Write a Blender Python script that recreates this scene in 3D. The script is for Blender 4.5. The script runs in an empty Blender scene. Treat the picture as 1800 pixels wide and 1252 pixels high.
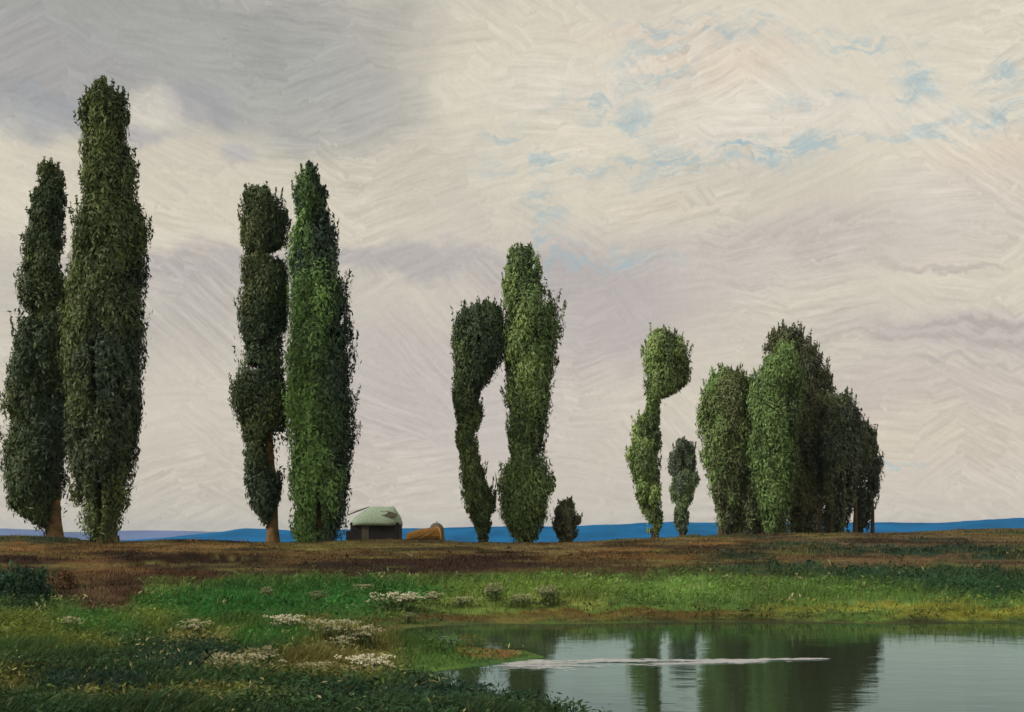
import bpy, math, random
import numpy as np

# ------------------------------------------------------------------ camera, sky, sun
H = 2.2            # eye height above the pond, metres
F = 2150.0         # focal length for an 1800 wide frame
YH = 930.0         # row of the true horizon in that frame
SC = bpy.context.scene
COL = SC.collection
SC.view_settings.view_transform = 'Standard'
SC.view_settings.look = 'None'
SC.view_settings.exposure = 0.0
SC.view_settings.gamma = 1.0

cam = bpy.data.cameras.new('camera')
cam_o = bpy.data.objects.new('camera', cam)
COL.objects.link(cam_o)
cam.sensor_width = 36.0
cam.lens = 36.0 * F / 1800.0
cam.shift_y = (YH - 626.0) / 1800.0
cam.clip_start = 0.1
cam.clip_end = 20000
cam_o.location = (0, 0, H)
cam_o.rotation_euler = (math.radians(90), 0, 0)
SC.camera = cam_o

SUN_EL, SUN_AZ = math.radians(40), math.radians(-118)     # azimuth from +Y towards +X
sun = bpy.data.lights.new('sun', 'SUN')
sun.energy = 2.2
sun.angle = math.radians(8)
sun.color = (1.0, 0.94, 0.84)
sun_o = bpy.data.objects.new('sun', sun)
COL.objects.link(sun_o)
sun_o.rotation_euler = (math.radians(90) - SUN_EL, 0, math.pi - SUN_AZ)
sun_o.location = (-40, -10, 60)


def lin(c):
    c = np.asarray(c, dtype=float) / 255.0
    return np.where(c <= 0.04045, c / 12.92, ((c + 0.055) / 1.055) ** 2.4)


def sky_dir(px, py):
    return (math.atan((px - 900) / F), math.atan((YH - py) / math.hypot(F, px - 900)))


def build_world():
    W = bpy.data.worlds.new('World')
    SC.world = W
    W.use_nodes = True
    nt = W.node_tree
    nt.nodes.clear()
    N = nt.nodes.new
    L = nt.links.new

    def math_(op, a, b=None):
        n = N('ShaderNodeMath'); n.operation = op
        for i, v in enumerate((a, b)):
            if v is None: continue
            if isinstance(v, (int, float)): n.inputs[i].default_value = v
            else: L(v, n.inputs[i])
        return n.outputs[0]

    def vm(op, a, b=None, s=None):
        n = N('ShaderNodeVectorMath'); n.operation = op
        for i, v in enumerate((a, b)):
            if v is None: continue
            if isinstance(v, tuple): n.inputs[i].default_value = v
            else: L(v, n.inputs[i])
        if s is not None:
            if isinstance(s, (int, float)): n.inputs['Scale'].default_value = s
            else: L(s, n.inputs['Scale'])
        return n.outputs['Value'] if op == 'LENGTH' else n.outputs[0]

    def noise(v, scale, detail=4, rough=0.5):
        n = N('ShaderNodeTexNoise')
        n.inputs['Scale'].default_value = scale
        n.inputs['Detail'].default_value = detail
        n.inputs['Roughness'].default_value = rough
        L(v, n.inputs['Vector'])
        return n

    def smooth(v, a, b, o0=0.0, o1=1.0):
        n = N('ShaderNodeMapRange'); n.interpolation_type = 'SMOOTHSTEP'
        L(v, n.inputs[0])
        for i, x in enumerate((a, b, o0, o1)): n.inputs[i + 1].default_value = x
        return n.outputs[0]

    def mix(fac, a, b, bt='MIX'):
        n = N('ShaderNodeMix'); n.data_type = 'RGBA'; n.blend_type = bt
        if isinstance(fac, (int, float)): n.inputs[0].default_value = fac
        else: L(fac, n.inputs[0])
        for i, v in ((6, a), (7, b)):
            if isinstance(v, tuple): n.inputs[i].default_value = v
            else: L(v, n.inputs[i])
        return n.outputs[2]

    tc = N('ShaderNodeTexCoord').outputs['Generated']
    sep = N('ShaderNodeSeparateXYZ'); L(tc, sep.inputs[0])
    az = math_('ARCTAN2', sep.outputs[0], sep.outputs[1])
    el = math_('ARCSINE', sep.outputs[2])
    cmb = N('ShaderNodeCombineXYZ'); L(az, cmb.inputs[0]); L(el, cmb.inputs[1])
    P = cmb.outputs[0]
    # cloud edges: the coordinates are stirred by two sizes of turbulence
    w1 = vm('SUBTRACT', noise(P, 5, 3).outputs['Color'], (0.5, 0.5, 0.5))
    w2 = vm('SUBTRACT', noise(P, 24, 4, 0.6).outputs['Color'], (0.5, 0.5, 0.5))
    Pw = vm('ADD', P, vm('ADD', vm('SCALE', w1, s=0.085), vm('SCALE', w2, s=0.045)))
    K = 10.0       # the background runs at strength 0.1

    def c4(c, k=1.0):
        v = lin(c) * K * k
        return (float(v[0]), float(v[1]), float(v[2]), 1.0)

    # bare sky, seen only in thin places between the clouds
    sky = N('ShaderNodeTexSky'); sky.sky_type = 'NISHITA'; sky.sun_disc = False
    sky.sun_elevation = SUN_EL; sky.sun_rotation = SUN_AZ
    # cloud deck: cream above, mauve-grey bands lower down
    big = noise(vm('MULTIPLY', Pw, (1.0, 2.6, 1.0)), 4.2, 5, 0.55).outputs['Fac']
    base = mix(smooth(big, 0.40, 0.62), c4((206, 199, 185)), c4((217, 209, 191)))
    blobs = [
        # px, py, rx, ry, colour, amount
        (900, 900, 1500, 240, (204, 195, 183), .8), (350, 860, 420, 120, (197, 190, 177), .8),
        (640, 600, 460, 260, (204, 197, 185), .6),
        (1050, 540, 250, 130, (189, 181, 177), .95), (760, 690, 300, 150, (194, 186, 181), .8), (1330, 470, 220, 70, (200, 191, 183), .8),
        (1700, 590, 260, 40, (191, 182, 177), .8), (1640, 690, 300, 60, (197, 186, 177), .7), (1480, 420, 300, 60, (197, 188, 181), .7),
        (300, 520, 330, 90, (189, 183, 176), .9), (120, 600, 200, 120, (197, 190, 179), .6),
        (690, 478, 240, 36, (182, 176, 175), .85), (330, 470, 260, 34, (185, 178, 174), .9), (1010, 505, 190, 40, (183, 176, 173), .8),
        (430, 300, 420, 90, (204, 197, 181), .85), (420, 400, 320, 60, (209, 202, 185), .8),
        (250, 60, 520, 150, (163, 163, 160), 1.0), (430, 150, 300, 120, (168, 168, 164), 1.0), (60, 120, 260, 110, (166, 165, 163), .95),
        (560, 215, 160, 60, (177, 176, 169), .8), (110, 205, 150, 34, (152, 155, 162), .55), (60, 240, 110, 28, (158, 162, 166), .5),
        (330, 205, 60, 34, (158, 158, 164), .6), (690, 60, 120, 80, (177, 174, 167), .7), (660, 190, 130, 60, (179, 176, 171), .6),
        (240, 265, 70, 20, (160, 160, 168), .6), (390, 300, 40, 24, (172, 170, 174), .6),
        (262, 215, 60, 44, (223, 215, 199), .55), 
        
        (1500, 130, 520, 150, (220, 212, 195), .8), (950, 120, 260, 120, (217, 210, 191), .8), (1230, 115, 170, 36, (220, 202, 181), .75), (1180, 60, 200, 26, (217, 202, 185), .6),
        (1750, 270, 120, 60, (215, 198, 181), .6), (1060, 240, 90, 40, (224, 216, 197), .8),
        (1300, 360, 330, 40, (211, 202, 185), .6), (1690, 330, 160, 70, (209, 202, 191), .6), (1560, 780, 330, 60, (209, 198, 181), .7),
        (1710, 578, 170, 8, (176, 167, 162), .7), (1640, 604, 190, 7, (178, 170, 164), .6), (1690, 640, 120, 6, (178, 170, 166), .5), (1640, 462, 120, 7, (180, 171, 165), .6),
        (1080, 150, 330, 60, (222, 214, 200), .6), (1400, 210, 300, 50, (223, 215, 202), .6),
    ]
    for px, py, rx, ry, c, amt in blobs:
        a, e = sky_dir(px, py)
        d = vm('MULTIPLY', vm('SUBTRACT', Pw, (a, e, 0)), (F / rx, F / ry, 0))
        base = mix(smooth(vm('LENGTH', d), 1.25, 0.35, 0, amt), base, c4(c))
    Po = vm('ADD', P, vm('SCALE', w2, s=0.055))
    # thin streaky openings where the blue comes through
    st = noise(vm('MULTIPLY', Po, (22.0, 70.0, 1.0)), 1.6, 4, 0.6).outputs['Fac']
    st = smooth(st, 0.42, 0.62)
    blue = mix(0.85, vm('SCALE', sky.outputs[0], s=0.9), c4((162, 192, 198)))
    openings = [(1045, 180, 60, 24), (1150, 118, 55, 30), (1280, 52, 70, 18), (1610, 150, 36, 34), (1665, 225, 90, 18), (1180, 282, 100, 26),
                (960, 294, 90, 14), (890, 230, 40, 14), (1060, 455, 110, 16), (1395, 262, 110, 22), (1480, 72, 90, 20), (1440, 178, 60, 14),
                (1330, 275, 80, 16), (1790, 190, 40, 30), (960, 400, 30, 60), (1770, 115, 40, 20), (1570, 808, 40, 6), (1150, 50, 60, 14), (1110, 220, 40, 20)]
    for px, py, rx, ry in openings:
        a, e = sky_dir(px, py)
        d = vm('MULTIPLY', vm('SUBTRACT', Po, (a, e, 0)), (F / rx, F / ry, 0))
        m = math_('MULTIPLY', smooth(vm('LENGTH', d), 1.9, 0.2, 0, 0.62), st)
        base = mix(m, base, blue)
    # combed, wind-drawn texture in the cloud deck: cells with a direction of their own
    vo = N('ShaderNodeTexVoronoi'); vo.inputs['Scale'].default_value = 13
    L(vm('ADD', P, vm('ADD', vm('SCALE', w1, s=0.10), vm('SCALE', w2, s=0.14))), vo.inputs['Vector'])
    sc_ = N('ShaderNodeSeparateColor'); L(vo.outputs['Color'], sc_.inputs[0])
    ang = math_('SUBTRACT', math_('MULTIPLY', sc_.outputs[0], 1.5), 0.55)
    rot = N('ShaderNodeVectorRotate'); rot.rotation_type = 'Z_AXIS'
    L(vm('ADD', P, vm('SCALE', w2, s=0.007)), rot.inputs['Vector']); L(ang, rot.inputs['Angle'])
    comb = noise(vm('MULTIPLY', rot.outputs[0], (20.0, 190.0, 1.0)), 1.0, 5, 0.68).outputs['Fac']
    cell = math_('MULTIPLY', math_('SUBTRACT', sc_.outputs[1], 0.5), 0.05)
    fine = math_('MULTIPLY', math_('SUBTRACT', noise(P, 260, 3, 0.7).outputs['Fac'], 0.5), 0.16)
    k = math_('ADD', math_('ADD', math_('MULTIPLY', math_('SUBTRACT', comb, 0.5), smooth(noise(P, 9, 3).outputs['Fac'], 0.3, 0.7, 0.25, 0.85)), cell), math_('ADD', fine, 1.0))
    base = vm('SCALE', base, s=k)
    bg = N('ShaderNodeBackground'); bg.inputs['Strength'].default_value = 0.1
    L(base, bg.inputs['Color'])
    out = N('ShaderNodeOutputWorld'); L(bg.outputs[0], out.inputs['Surface'])


build_world()

# ------------------------------------------------------------------ helpers
rng = np.random.default_rng(7)
random.seed(7)


def tag(o, label=None, cat=None, group=None, kind=None):
    if label: o['label'] = label
    if cat: o['category'] = cat
    if group: o['group'] = group
    if kind: o['kind'] = kind
    return o


def thing(name, loc, label, cat, group=None, rz=0.0):
    o = bpy.data.objects.new(name, None)
    o.empty_display_size = 0.3
    o.location = loc
    o.rotation_euler = (0, 0, rz)
    COL.objects.link(o)
    return tag(o, label, cat, group)


def mesh_obj(name, V, faces, mat, parent=None, colours=None, smooth=False):
    V = np.asarray(V, dtype=np.float32)
    me = bpy.data.meshes.new(name)
    if isinstance(faces, np.ndarray):
        n, k = faces.shape
        me.vertices.add(len(V)); me.vertices.foreach_set('co', V.ravel())
        me.loops.add(n * k); me.loops.foreach_set('vertex_index', faces.astype(np.int32).ravel())
        me.polygons.add(n)
        me.polygons.foreach_set('loop_start', np.arange(0, n * k, k, dtype=np.int32))
        me.polygons.foreach_set('loop_total', np.full(n, k, dtype=np.int32))
        me.update(calc_edges=True)
    else:
        me.from_pydata(V.tolist(), [], faces)
        me.update()
    me.validate()
    if colours is not None:
        a = me.color_attributes.new('tint', 'FLOAT_COLOR', 'POINT')
        c = np.ones((len(V), 4), dtype=np.float32); c[:, :3] = colours
        a.data.foreach_set('color', c.ravel())
    if smooth:
        me.polygons.foreach_set('use_smooth', np.ones(len(me.polygons), dtype=bool))
    if mat: me.materials.append(mat)
    o = bpy.data.objects.new(name, me)
    COL.objects.link(o)
    if parent: o.parent = parent
    return o


class Noise:
    """Value noise on a lattice, 2-D or 3-D, in -1..1."""
    def __init__(self, seed):
        self.t = np.random.default_rng(seed).uniform(-1, 1, (64, 64, 64))

    def __call__(self, x, y, z=0.0):
        x, y, z = np.broadcast_arrays(np.asarray(x, float), np.asarray(y, float), np.asarray(z, float))
        xi, yi, zi = np.floor(x).astype(int), np.floor(y).astype(int), np.floor(z).astype(int)
        fx, fy, fz = x - xi, y - yi, z - zi
        fx, fy, fz = (f * f * (3 - 2 * f) for f in (fx, fy, fz))
        r = 0.0
        for a in (0, 1):
            for b in (0, 1):
                for c in (0, 1):
                    w = (fx if a else 1 - fx) * (fy if b else 1 - fy) * (fz if c else 1 - fz)
                    r = r + w * self.t[(xi + a) & 63, (yi + b) & 63, (zi + c) & 63]
        return r

    def fbm(self, x, y, z=0.0, o=4):
        r, a, s = 0.0, 1.0, 0.0
        for i in range(o):
            r = r + a * self(np.asarray(x) * 2 ** i + 7.3 * i, np.asarray(y) * 2 ** i + 3.1 * i, np.asarray(z) * 2 ** i)
            s += a; a *= 0.5
        return r / s


nz = Noise(11)
nz2 = Noise(23)


def sstep(a, b, x):
    t = np.clip((x - a) / (b - a), 0, 1)
    return t * t * (3 - 2 * t)


def material(name, base=None, rough=0.8, attr=False, noise_scale=None, noise_amt=0.3, bump=0.0, bump_scale=20, trans=0.0, spec=0.25):
    m = bpy.data.materials.new(name)
    m.use_nodes = True
    nt = m.node_tree
    N, L = nt.nodes.new, nt.links.new
    b = nt.nodes['Principled BSDF']
    b.inputs['Roughness'].default_value = rough
    b.inputs['Specular IOR Level'].default_value = spec
    if attr:
        a = N('ShaderNodeAttribute'); a.attribute_name = 'tint'
        src = a.outputs['Color']
    else:
        a = N('ShaderNodeRGB'); a.outputs[0].default_value = (*[float(v) for v in base], 1)
        src = a.outputs[0]
    co = N('ShaderNodeTexCoord').outputs['Object']
    if noise_scale:
        n = N('ShaderNodeTexNoise'); n.inputs['Scale'].default_value = noise_scale; n.inputs['Detail'].default_value = 5
        n.inputs['Roughness'].default_value = 0.65
        L(co, n.inputs['Vector'])
        mr = N('ShaderNodeMapRange'); mr.inputs[1].default_value = 0.3; mr.inputs[2].default_value = 0.7
        mr.inputs[3].default_value = 1 - noise_amt; mr.inputs[4].default_value = 1 + noise_amt
        L(n.outputs['Fac'], mr.inputs[0])
        s = N('ShaderNodeVectorMath'); s.operation = 'SCALE'; L(src, s.inputs[0]); L(mr.outputs[0], s.inputs['Scale'])
        src = s.outputs[0]
    L(src, b.inputs['Base Color'])
    if bump:
        n = N('ShaderNodeTexNoise'); n.inputs['Scale'].default_value = bump_scale; n.inputs['Detail'].default_value = 6
        L(co, n.inputs['Vector'])
        bp = N('ShaderNodeBump'); bp.inputs['Strength'].default_value = bump; bp.inputs['Distance'].default_value = 0.05
        L(n.outputs['Fac'], bp.inputs['Height']); L(bp.outputs[0], b.inputs['Normal'])
    if trans:
        t = N('ShaderNodeBsdfTranslucent'); L(src, t.inputs['Color'])
        mx = N('ShaderNodeMixShader'); mx.inputs[0].default_value = trans
        L(b.outputs[0], mx.inputs[1]); L(t.outputs[0], mx.inputs[2])
        L(mx.outputs[0], nt.nodes['Material Output'].inputs['Surface'])
    return m


M_ground = material('earth_and_turf', rough=0.95, attr=True, noise_scale=3.0, noise_amt=0.30, bump=0.6, bump_scale=9, spec=0.1)
M_grass = material('grass_blade', rough=0.7, attr=True, trans=0.25, spec=0.2)
M_leaf = material('poplar_leaf', rough=0.6, attr=True, trans=0.15, spec=0.3)
M_bark = material('bark', base=(0.20, 0.125, 0.06), rough=0.9, noise_scale=3, noise_amt=0.5, bump=0.8, bump_scale=14)
M_dark_bark = material('dark_bark', base=(0.085, 0.06, 0.035), rough=0.9, noise_scale=3, noise_amt=0.5, bump=0.8, bump_scale=14)

# ------------------------------------------------------------------ terrain
CREST = np.array([(-900, 942), (-300, 944), (0, 947), (60, 946), (120, 949), (190, 956), (250, 954), (300, 950), (380, 951), (440, 955), (520, 956), (600, 952),
                  (700, 950), (850, 956), (930, 956), (1000, 955), (1150, 948), (1210, 944), (1290, 941), (1400, 940), (1560, 939), (1660, 934), (1800, 930), (2100, 926), (2700, 926)], float)
POND = np.array([(-2.7, 26.2), (-2.1, 27.6), (-0.2, 28.5), (1.6, 28.3), (4, 29.0), (6.4, 28.7), (8.6, 28.4), (11, 28.6), (14, 28.2), (24, 28.4), (32, 22), (30, 9), (12, 6.5),
                 (3.4, 9.5), (1.5, 12.6), (0.7, 14.4), (-0.25, 16.2), (-0.9, 17.4), (-1.3, 18.8), (-0.3, 19.9), (0.55, 20.9), (0.25, 22.0), (-0.95, 22.7), (-2.5, 23.9)], float)
LOW = np.array([(-1e4, .45), (0, .45), (12, .36), (22, .30), (27, .30), (33, .46), (40, .64), (46, .84)], float)


def pond_distance(X, Y):
    """Signed distance to the pond outline, negative inside."""
    d = np.full(X.shape, 1e9); ins = np.zeros(X.shape, bool)
    n = len(POND)
    for i in range(n):
        ax, ay = POND[i]; bx, by = POND[(i + 1) % n]
        ex, ey = bx - ax, by - ay
        t = np.clip(((X - ax) * ex + (Y - ay) * ey) / (ex * ex + ey * ey), 0, 1)
        d = np.minimum(d, np.hypot(X - ax - t * ex, Y - ay - t * ey))
        cond = ((ay > Y) != (by > Y))
        with np.errstate(divide='ignore', invalid='ignore'):
            xi = ax + (Y - ay) / (by - ay if by != ay else 1e-9) * ex
        ins ^= cond & (X < xi)
    return np.where(ins, -d, d)


def height(X, Y):
    X = np.asarray(X, float); Y = np.asarray(Y, float)
    X, Y = np.broadcast_arrays(X, Y)
    Yc = np.maximum(Y, 3.0)
    px = 900 + F * np.clip(X / Yc, -0.85, 0.85)
    yc = sum(np.interp(px + o, CREST[:, 0], CREST[:, 1]) for o in (-36, -18, 0, 18, 36)) / 5
    hp = H - (yc - YH) / F * np.minimum(Yc, 150) - 0.0022 * np.maximum(Yc - 64, 0) * (Yc < 150) - (Yc >= 150) * 0.19
    low = np.interp(Y, LOW[:, 0], LOW[:, 1])
    h = low + (hp - low) * sstep(38, 61, Y)
    # back of the rise falls away into the plain
    h = h + (-9.0 - h) * sstep(128, 330, Y)
    # uneven turf, eroded bank and hummocks at the left
    near = sstep(8, 14, Y) * (1 - sstep(58, 75, Y))
    h = h + near * (0.10 * nz.fbm(X * 0.35, Y * 0.35) + 0.05 * nz2.fbm(X * 1.3, Y * 1.1))
    h = h + 0.06 * nz.fbm(X * 0.15, Y * 0.15) * sstep(60, 70, Y) * (1 - sstep(120, 140, Y))

    def hump(x0, y0, rx, ry, a):
        return a * np.exp(-((X - x0) / rx) ** 2 - ((Y - y0) / ry) ** 2)
    h = h + hump(-13.2, 48, 2.6, 2.2, 0.14) + hump(-10.6, 47.5, 2.4, 2.0, 0.10)
    h = h + hump(-20.5, 50, 2.6, 2.5, 0.45) + hump(-16.0, 41, 1.8, 3.0, -0.22)
    h = h + hump(-9.5, 33, 3.0, 2.0, 0.22) + hump(-4.8, 14.2, 1.6, 1.2, 0.10)
    h = h + 0.26 * sstep(44.6, 45.4, Y + 0.9 * nz.fbm(X * 0.6, 1.0 + 0 * X)) * np.exp(-((X + 11.8) / 2.7) ** 4) * (1 - sstep(46.5, 54, Y))
    s = pond_distance(X, Y)
    bank = sstep(0, 2.6, s)
    h = np.where(s > 0, np.where(Y < 45, 0.02 + (h - 0.02) * bank, h), -0.02 - 0.5 * sstep(0, 2.0, -s))
    return h


# colours of the turf, mud and bare earth: patches (frame x, frame y, half width, half height, colour) laid out where they lie on the ground
PATCH = [
    (1500, 952, 380, 12, (88, 76, 58)), (1250, 951, 130, 8, (112, 96, 64)), (1290, 962, 180, 9, (112, 86, 52)),
    (1450, 966, 200, 10, (26, 46, 36)), (1690, 968, 260, 11, (28, 48, 38)), (1560, 985, 260, 9, (96, 80, 58)), (1780, 990, 160, 14, (90, 76, 56)),
    (1400, 1002, 230, 10, (32, 56, 38)), (1640, 1012, 260, 16, (34, 58, 38)), (1740, 1035, 180, 20, (34, 60, 38)),
    (1230, 1036, 240, 18, (92, 118, 62)), (1480, 1046, 220, 12, (70, 92, 46)), (1560, 1064, 170, 7, (102, 104, 48)), (1720, 1078, 170, 10, (98, 98, 44)), (1420, 1068, 90, 6, (104, 106, 50)),
    (1120, 1080, 330, 9, (88, 74, 42)), (1300, 1094, 560, 9, (46, 44, 28)), (1140, 975, 160, 16, (102, 78, 48)), (1000, 1000, 220, 9, (72, 56, 36)),
    (720, 962, 220, 10, (92, 84, 52)), (960, 966, 130, 9, (116, 102, 70)), (780, 992, 240, 17, (44, 28, 22)), (600, 1000, 150, 13, (44, 34, 24)),
    (900, 1040, 280, 20, (84, 104, 50)), (640, 1050, 170, 32, (46, 82, 38)), (820, 1062, 140, 14, (92, 108, 56)), (880, 1086, 240, 7, (82, 70, 42)), (1000, 1060, 100, 10, (104, 112, 60)),
    (590, 1120, 100, 30, (112, 104, 62)), (640, 1150, 110, 26, (104, 96, 58)), (760, 1150, 100, 26, (50, 76, 36)), (720, 1105, 90, 10, (74, 72, 42)), (870, 1140, 70, 18, (116, 94, 58)),
    (870, 1202, 90, 9, (152, 128, 90)), (1010, 1232, 90, 8, (120, 104, 66)), (800, 1238, 270, 26, (32, 54, 42)), (640, 1195, 90, 16, (112, 112, 66)),
    (60, 948, 120, 10, (46, 58, 42)), (36, 966, 26, 14, (112, 86, 54)), (150, 970, 80, 10, (84, 66, 44)), (340, 964, 220, 12, (104, 84, 54)), (560, 962, 90, 10, (88, 82, 50)),
    (200, 1000, 130, 34, (90, 68, 46)), (36, 988, 66, 16, (42, 27, 23)), (112, 1030, 48, 38, (50, 36, 28)), (185, 1052, 54, 34, (78, 62, 46)),
    (335, 986, 140, 18, (30, 21, 18)), (230, 1036, 30, 26, (60, 42, 32)), (320, 1012, 90, 14, (62, 40, 28)), (440, 1000, 90, 12, (62, 54, 38)),
    (290, 1064, 60, 28, (60, 92, 40)), (440, 1066, 190, 42, (40, 82, 38)), (40, 1050, 60, 34, (30, 52, 34)),
    (60, 1112, 90, 34, (82, 92, 42)), (180, 1104, 80, 26, (50, 84, 40)), (262, 1094, 40, 26, (84, 98, 48)), (335, 1128, 60, 14, (132, 122, 76)), (150, 1145, 60, 14, (80, 88, 42)),
    (310, 1172, 130, 36, (28, 48, 36)), (100, 1190, 120, 30, (40, 60, 34)), (180, 1222, 140, 24, (24, 44, 34)), (30, 1222, 50, 30, (82, 82, 44)),
    (480, 1128, 120, 24, (52, 90, 40)), (440, 1188, 80, 16, (142, 134, 92)), (560, 1186, 110, 30, (88, 86, 48)), (340, 1246, 260, 10, (86, 88, 48)), (590, 1240, 130, 20, (34, 58, 40)),
]


def ground_tint(X, Y, Z):
    X = np.asarray(X, float); Y = np.maximum(np.asarray(Y, float), 2.0)
    px = 900 + F * X / Y
    py = YH + F * (H - Z) / Y
    wx = px + 46 * nz.fbm(px / 90, py / 34) + 12 * nz2.fbm(px / 20, py / 9)
    wy = py + 11 * nz2.fbm(px / 70 + 9, py / 26) + 4 * nz.fbm(px / 18, py / 8)
    c = np.empty(X.shape + (3,))
    stops = [(940, (98, 86, 56)), (972, (92, 76, 48)), (985, (78, 62, 40)), (1004, (70, 64, 40)), (1020, (66, 88, 46)), (1075, (66, 88, 44)), (1095, (58, 76, 40)), (1140, (52, 76, 40)), (1200, (46, 70, 38)), (1290, (38, 58, 36))]
    sy = [s[0] for s in stops]
    for k in range(3):
        c[..., k] = np.interp(wy, sy, [s[1][k] for s in stops])
    c = lin(c)
    for x0, y0, rx, ry, col in PATCH:
        q = np.hypot((wx - x0) / rx, (wy - y0) / ry)
        m = (1 - sstep(0.55, 1.2, q))[..., None] * 0.95
        c = c * (1 - m) + lin(col) * m
    streak = nz.fbm(px / 150.0, py / 5.5, 0, 3) + 0.6 * nz2.fbm(px / 40.0, py / 3.2, 0, 2)
    c = c * (1 + 0.42 * np.clip(streak, -1, 1))[..., None]
    bank = (1 - sstep(985, 1020, py))
    b1 = (sstep(0.10, 0.5, nz2.fbm(px / 130.0 + 4, py / 7.0, 0, 3)) * bank * 0.75)[..., None]
    c = c * (1 - b1) + lin((96, 92, 54)) * b1
    b2 = (sstep(0.12, 0.45, nz.fbm(px / 110.0 + 14, py / 6.0 + 3, 0, 3)) * bank * 0.8)[..., None]
    c = c * (1 - b2) + lin((44, 36, 26)) * b2
    b3 = (sstep(0.15, 0.45, nz.fbm(px / 160.0 + 31, py / 6.5 + 9, 0, 3)) * bank * sstep(1100, 1300, px) * 0.85)[..., None]
    c = c * (1 - b3) + lin((32, 52, 38)) * b3
    mead = (sstep(1060, 1120, py) * sstep(-0.05, 0.45, nz2.fbm(X * 0.75 + 3, Y * 0.5, 0, 3)) * 0.45)[..., None]
    c = c * (1 - mead) + lin((78, 98, 44)) * mead
    lum = c.mean(-1, keepdims=True)
    c = np.clip(lum + (c - lum) * 1.08, 0.002, 1)
    soil = sstep(1.0, 1.35, c[..., :1] / c[..., 1:2])
    return np.clip(c * GROUND_GAIN * (1 - 0.36 * soil), 0.004, 0.6)


GROUND_GAIN = 1.55
HAZE = True


def build_ground():
    a = np.concatenate([np.linspace(-math.pi, -0.62, 60)[:-1], np.linspace(-0.62, 0.62, 560), np.linspace(0.62, math.pi, 60)[1:-1]])
    r = np.concatenate([np.linspace(1.0, 9, 9)[:-1], np.geomspace(9, 70, 300)[:-1], np.geomspace(70, 160, 60)[:-1], np.geomspace(160, 5000, 40)])
    A, R = np.meshgrid(a, r)
    X, Y = R * np.sin(A), R * np.cos(A)
    Z = height(X, Y)
    C = ground_tint(X, Y, Z)
    na, nr = len(a), len(r)
    V = np.stack([X, Y, Z], -1).reshape(-1, 3)
    C = C.reshape(-1, 3)
    j, i = np.meshgrid(np.arange(na), np.arange(nr - 1))
    j2 = (j + 1) % na
    Fq = np.stack([i * na + j, i * na + j2, (i + 1) * na + j2, (i + 1) * na + j], -1).reshape(-1, 4)
    Fq = Fq[:, ::-1]
    o = mesh_obj('ground', V, Fq, M_ground, colours=C, smooth=True)
    tag(o, kind='structure')
    # close the small opening under the viewer
    bm_v = [(0, 0, 0.45)] + [tuple(v) for v in V[:na]]
    t = [(0, 1 + (k + 1) % na, 1 + k) for k in range(na)]
    o2 = mesh_obj('path', bm_v, t, M_ground, colours=np.tile(lin((66, 76, 42)), (len(bm_v), 1)))
    tag(o2, kind='structure')


build_ground()


def water_material():
    m = bpy.data.materials.new('pond_water')
    m.use_nodes = True
    nt = m.node_tree; N, L = nt.nodes.new, nt.links.new
    nt.nodes.remove(nt.nodes['Principled BSDF'])
    dif = N('ShaderNodeBsdfDiffuse'); dif.inputs['Color'].default_value = (0.035, 0.045, 0.026, 1)
    glo = N('ShaderNodeBsdfGlossy'); glo.inputs['Color'].default_value = (0.69, 0.95, 0.97, 1); glo.inputs['Roughness'].default_value = 0.03
    fre = N('ShaderNodeFresnel'); fre.inputs['IOR'].default_value = 1.45
    mxs = N('ShaderNodeMixShader')
    L(fre.outputs[0], mxs.inputs[0]); L(dif.outputs[0], mxs.inputs[1]); L(glo.outputs[0], mxs.inputs[2])
    L(mxs.outputs[0], nt.nodes['Material Output'].inputs['Surface'])
    co = N('ShaderNodeTexCoord').outputs['Object']

    def M(op, x, y=None):
        n = N('ShaderNodeMath'); n.operation = op
        for k, v in enumerate((x, y)):
            if v is None: continue
            if isinstance(v, (int, float)): n.inputs[k].default_value = v
            else: L(v, n.inputs[k])
        return n.outputs[0]

    def noise(scale, vec, det=3):
        n = N('ShaderNodeTexNoise'); n.inputs['Scale'].default_value = scale; n.inputs['Detail'].default_value = det
        mp = N('ShaderNodeMapping'); mp.inputs['Scale'].default_value = vec; L(co, mp.inputs[0]); L(mp.outputs[0], n.inputs['Vector'])
        return n.outputs['Fac']
    hgt = M('ADD', M('MULTIPLY', noise(2.2, (0.6, 2.4, 1)), 0.5), M('ADD', M('MULTIPLY', noise(9, (0.7, 2.0, 1)), 0.15), M('MULTIPLY', noise(0.9, (1.0, 1.3, 1), 2), 1.6)))
    bp = N('ShaderNodeBump'); bp.inputs['Distance'].default_value = 0.008; bp.inputs['Strength'].default_value = 0.5
    L(hgt, bp.inputs['Height'])
    for nd in (dif, glo, fre):
        L(bp.outputs[0], nd.inputs['Normal'])
    return m


def build_water():
    xs = np.linspace(-4, 34, 39); ys = np.linspace(5, 30.5, 27)
    X, Y = np.meshgrid(xs, ys)
    V = np.stack([X, Y, np.zeros_like(X)], -1).reshape(-1, 3)
    n = len(xs)
    i, j = np.meshgrid(np.arange(len(ys) - 1), np.arange(n - 1), indexing='ij')
    Fq = np.stack([i * n + j, i * n + j + 1, (i + 1) * n + j + 1, (i + 1) * n + j], -1).reshape(-1, 4)
    # keep the sheet under the pond's own outline (and a little beneath its banks)
    c = V[Fq].mean(1)
    Fq = Fq[pond_distance(c[:, 0], c[:, 1]) < 1.3]
    tag(mesh_obj('water', V, Fq, water_material()), kind='structure')


build_water()


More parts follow.
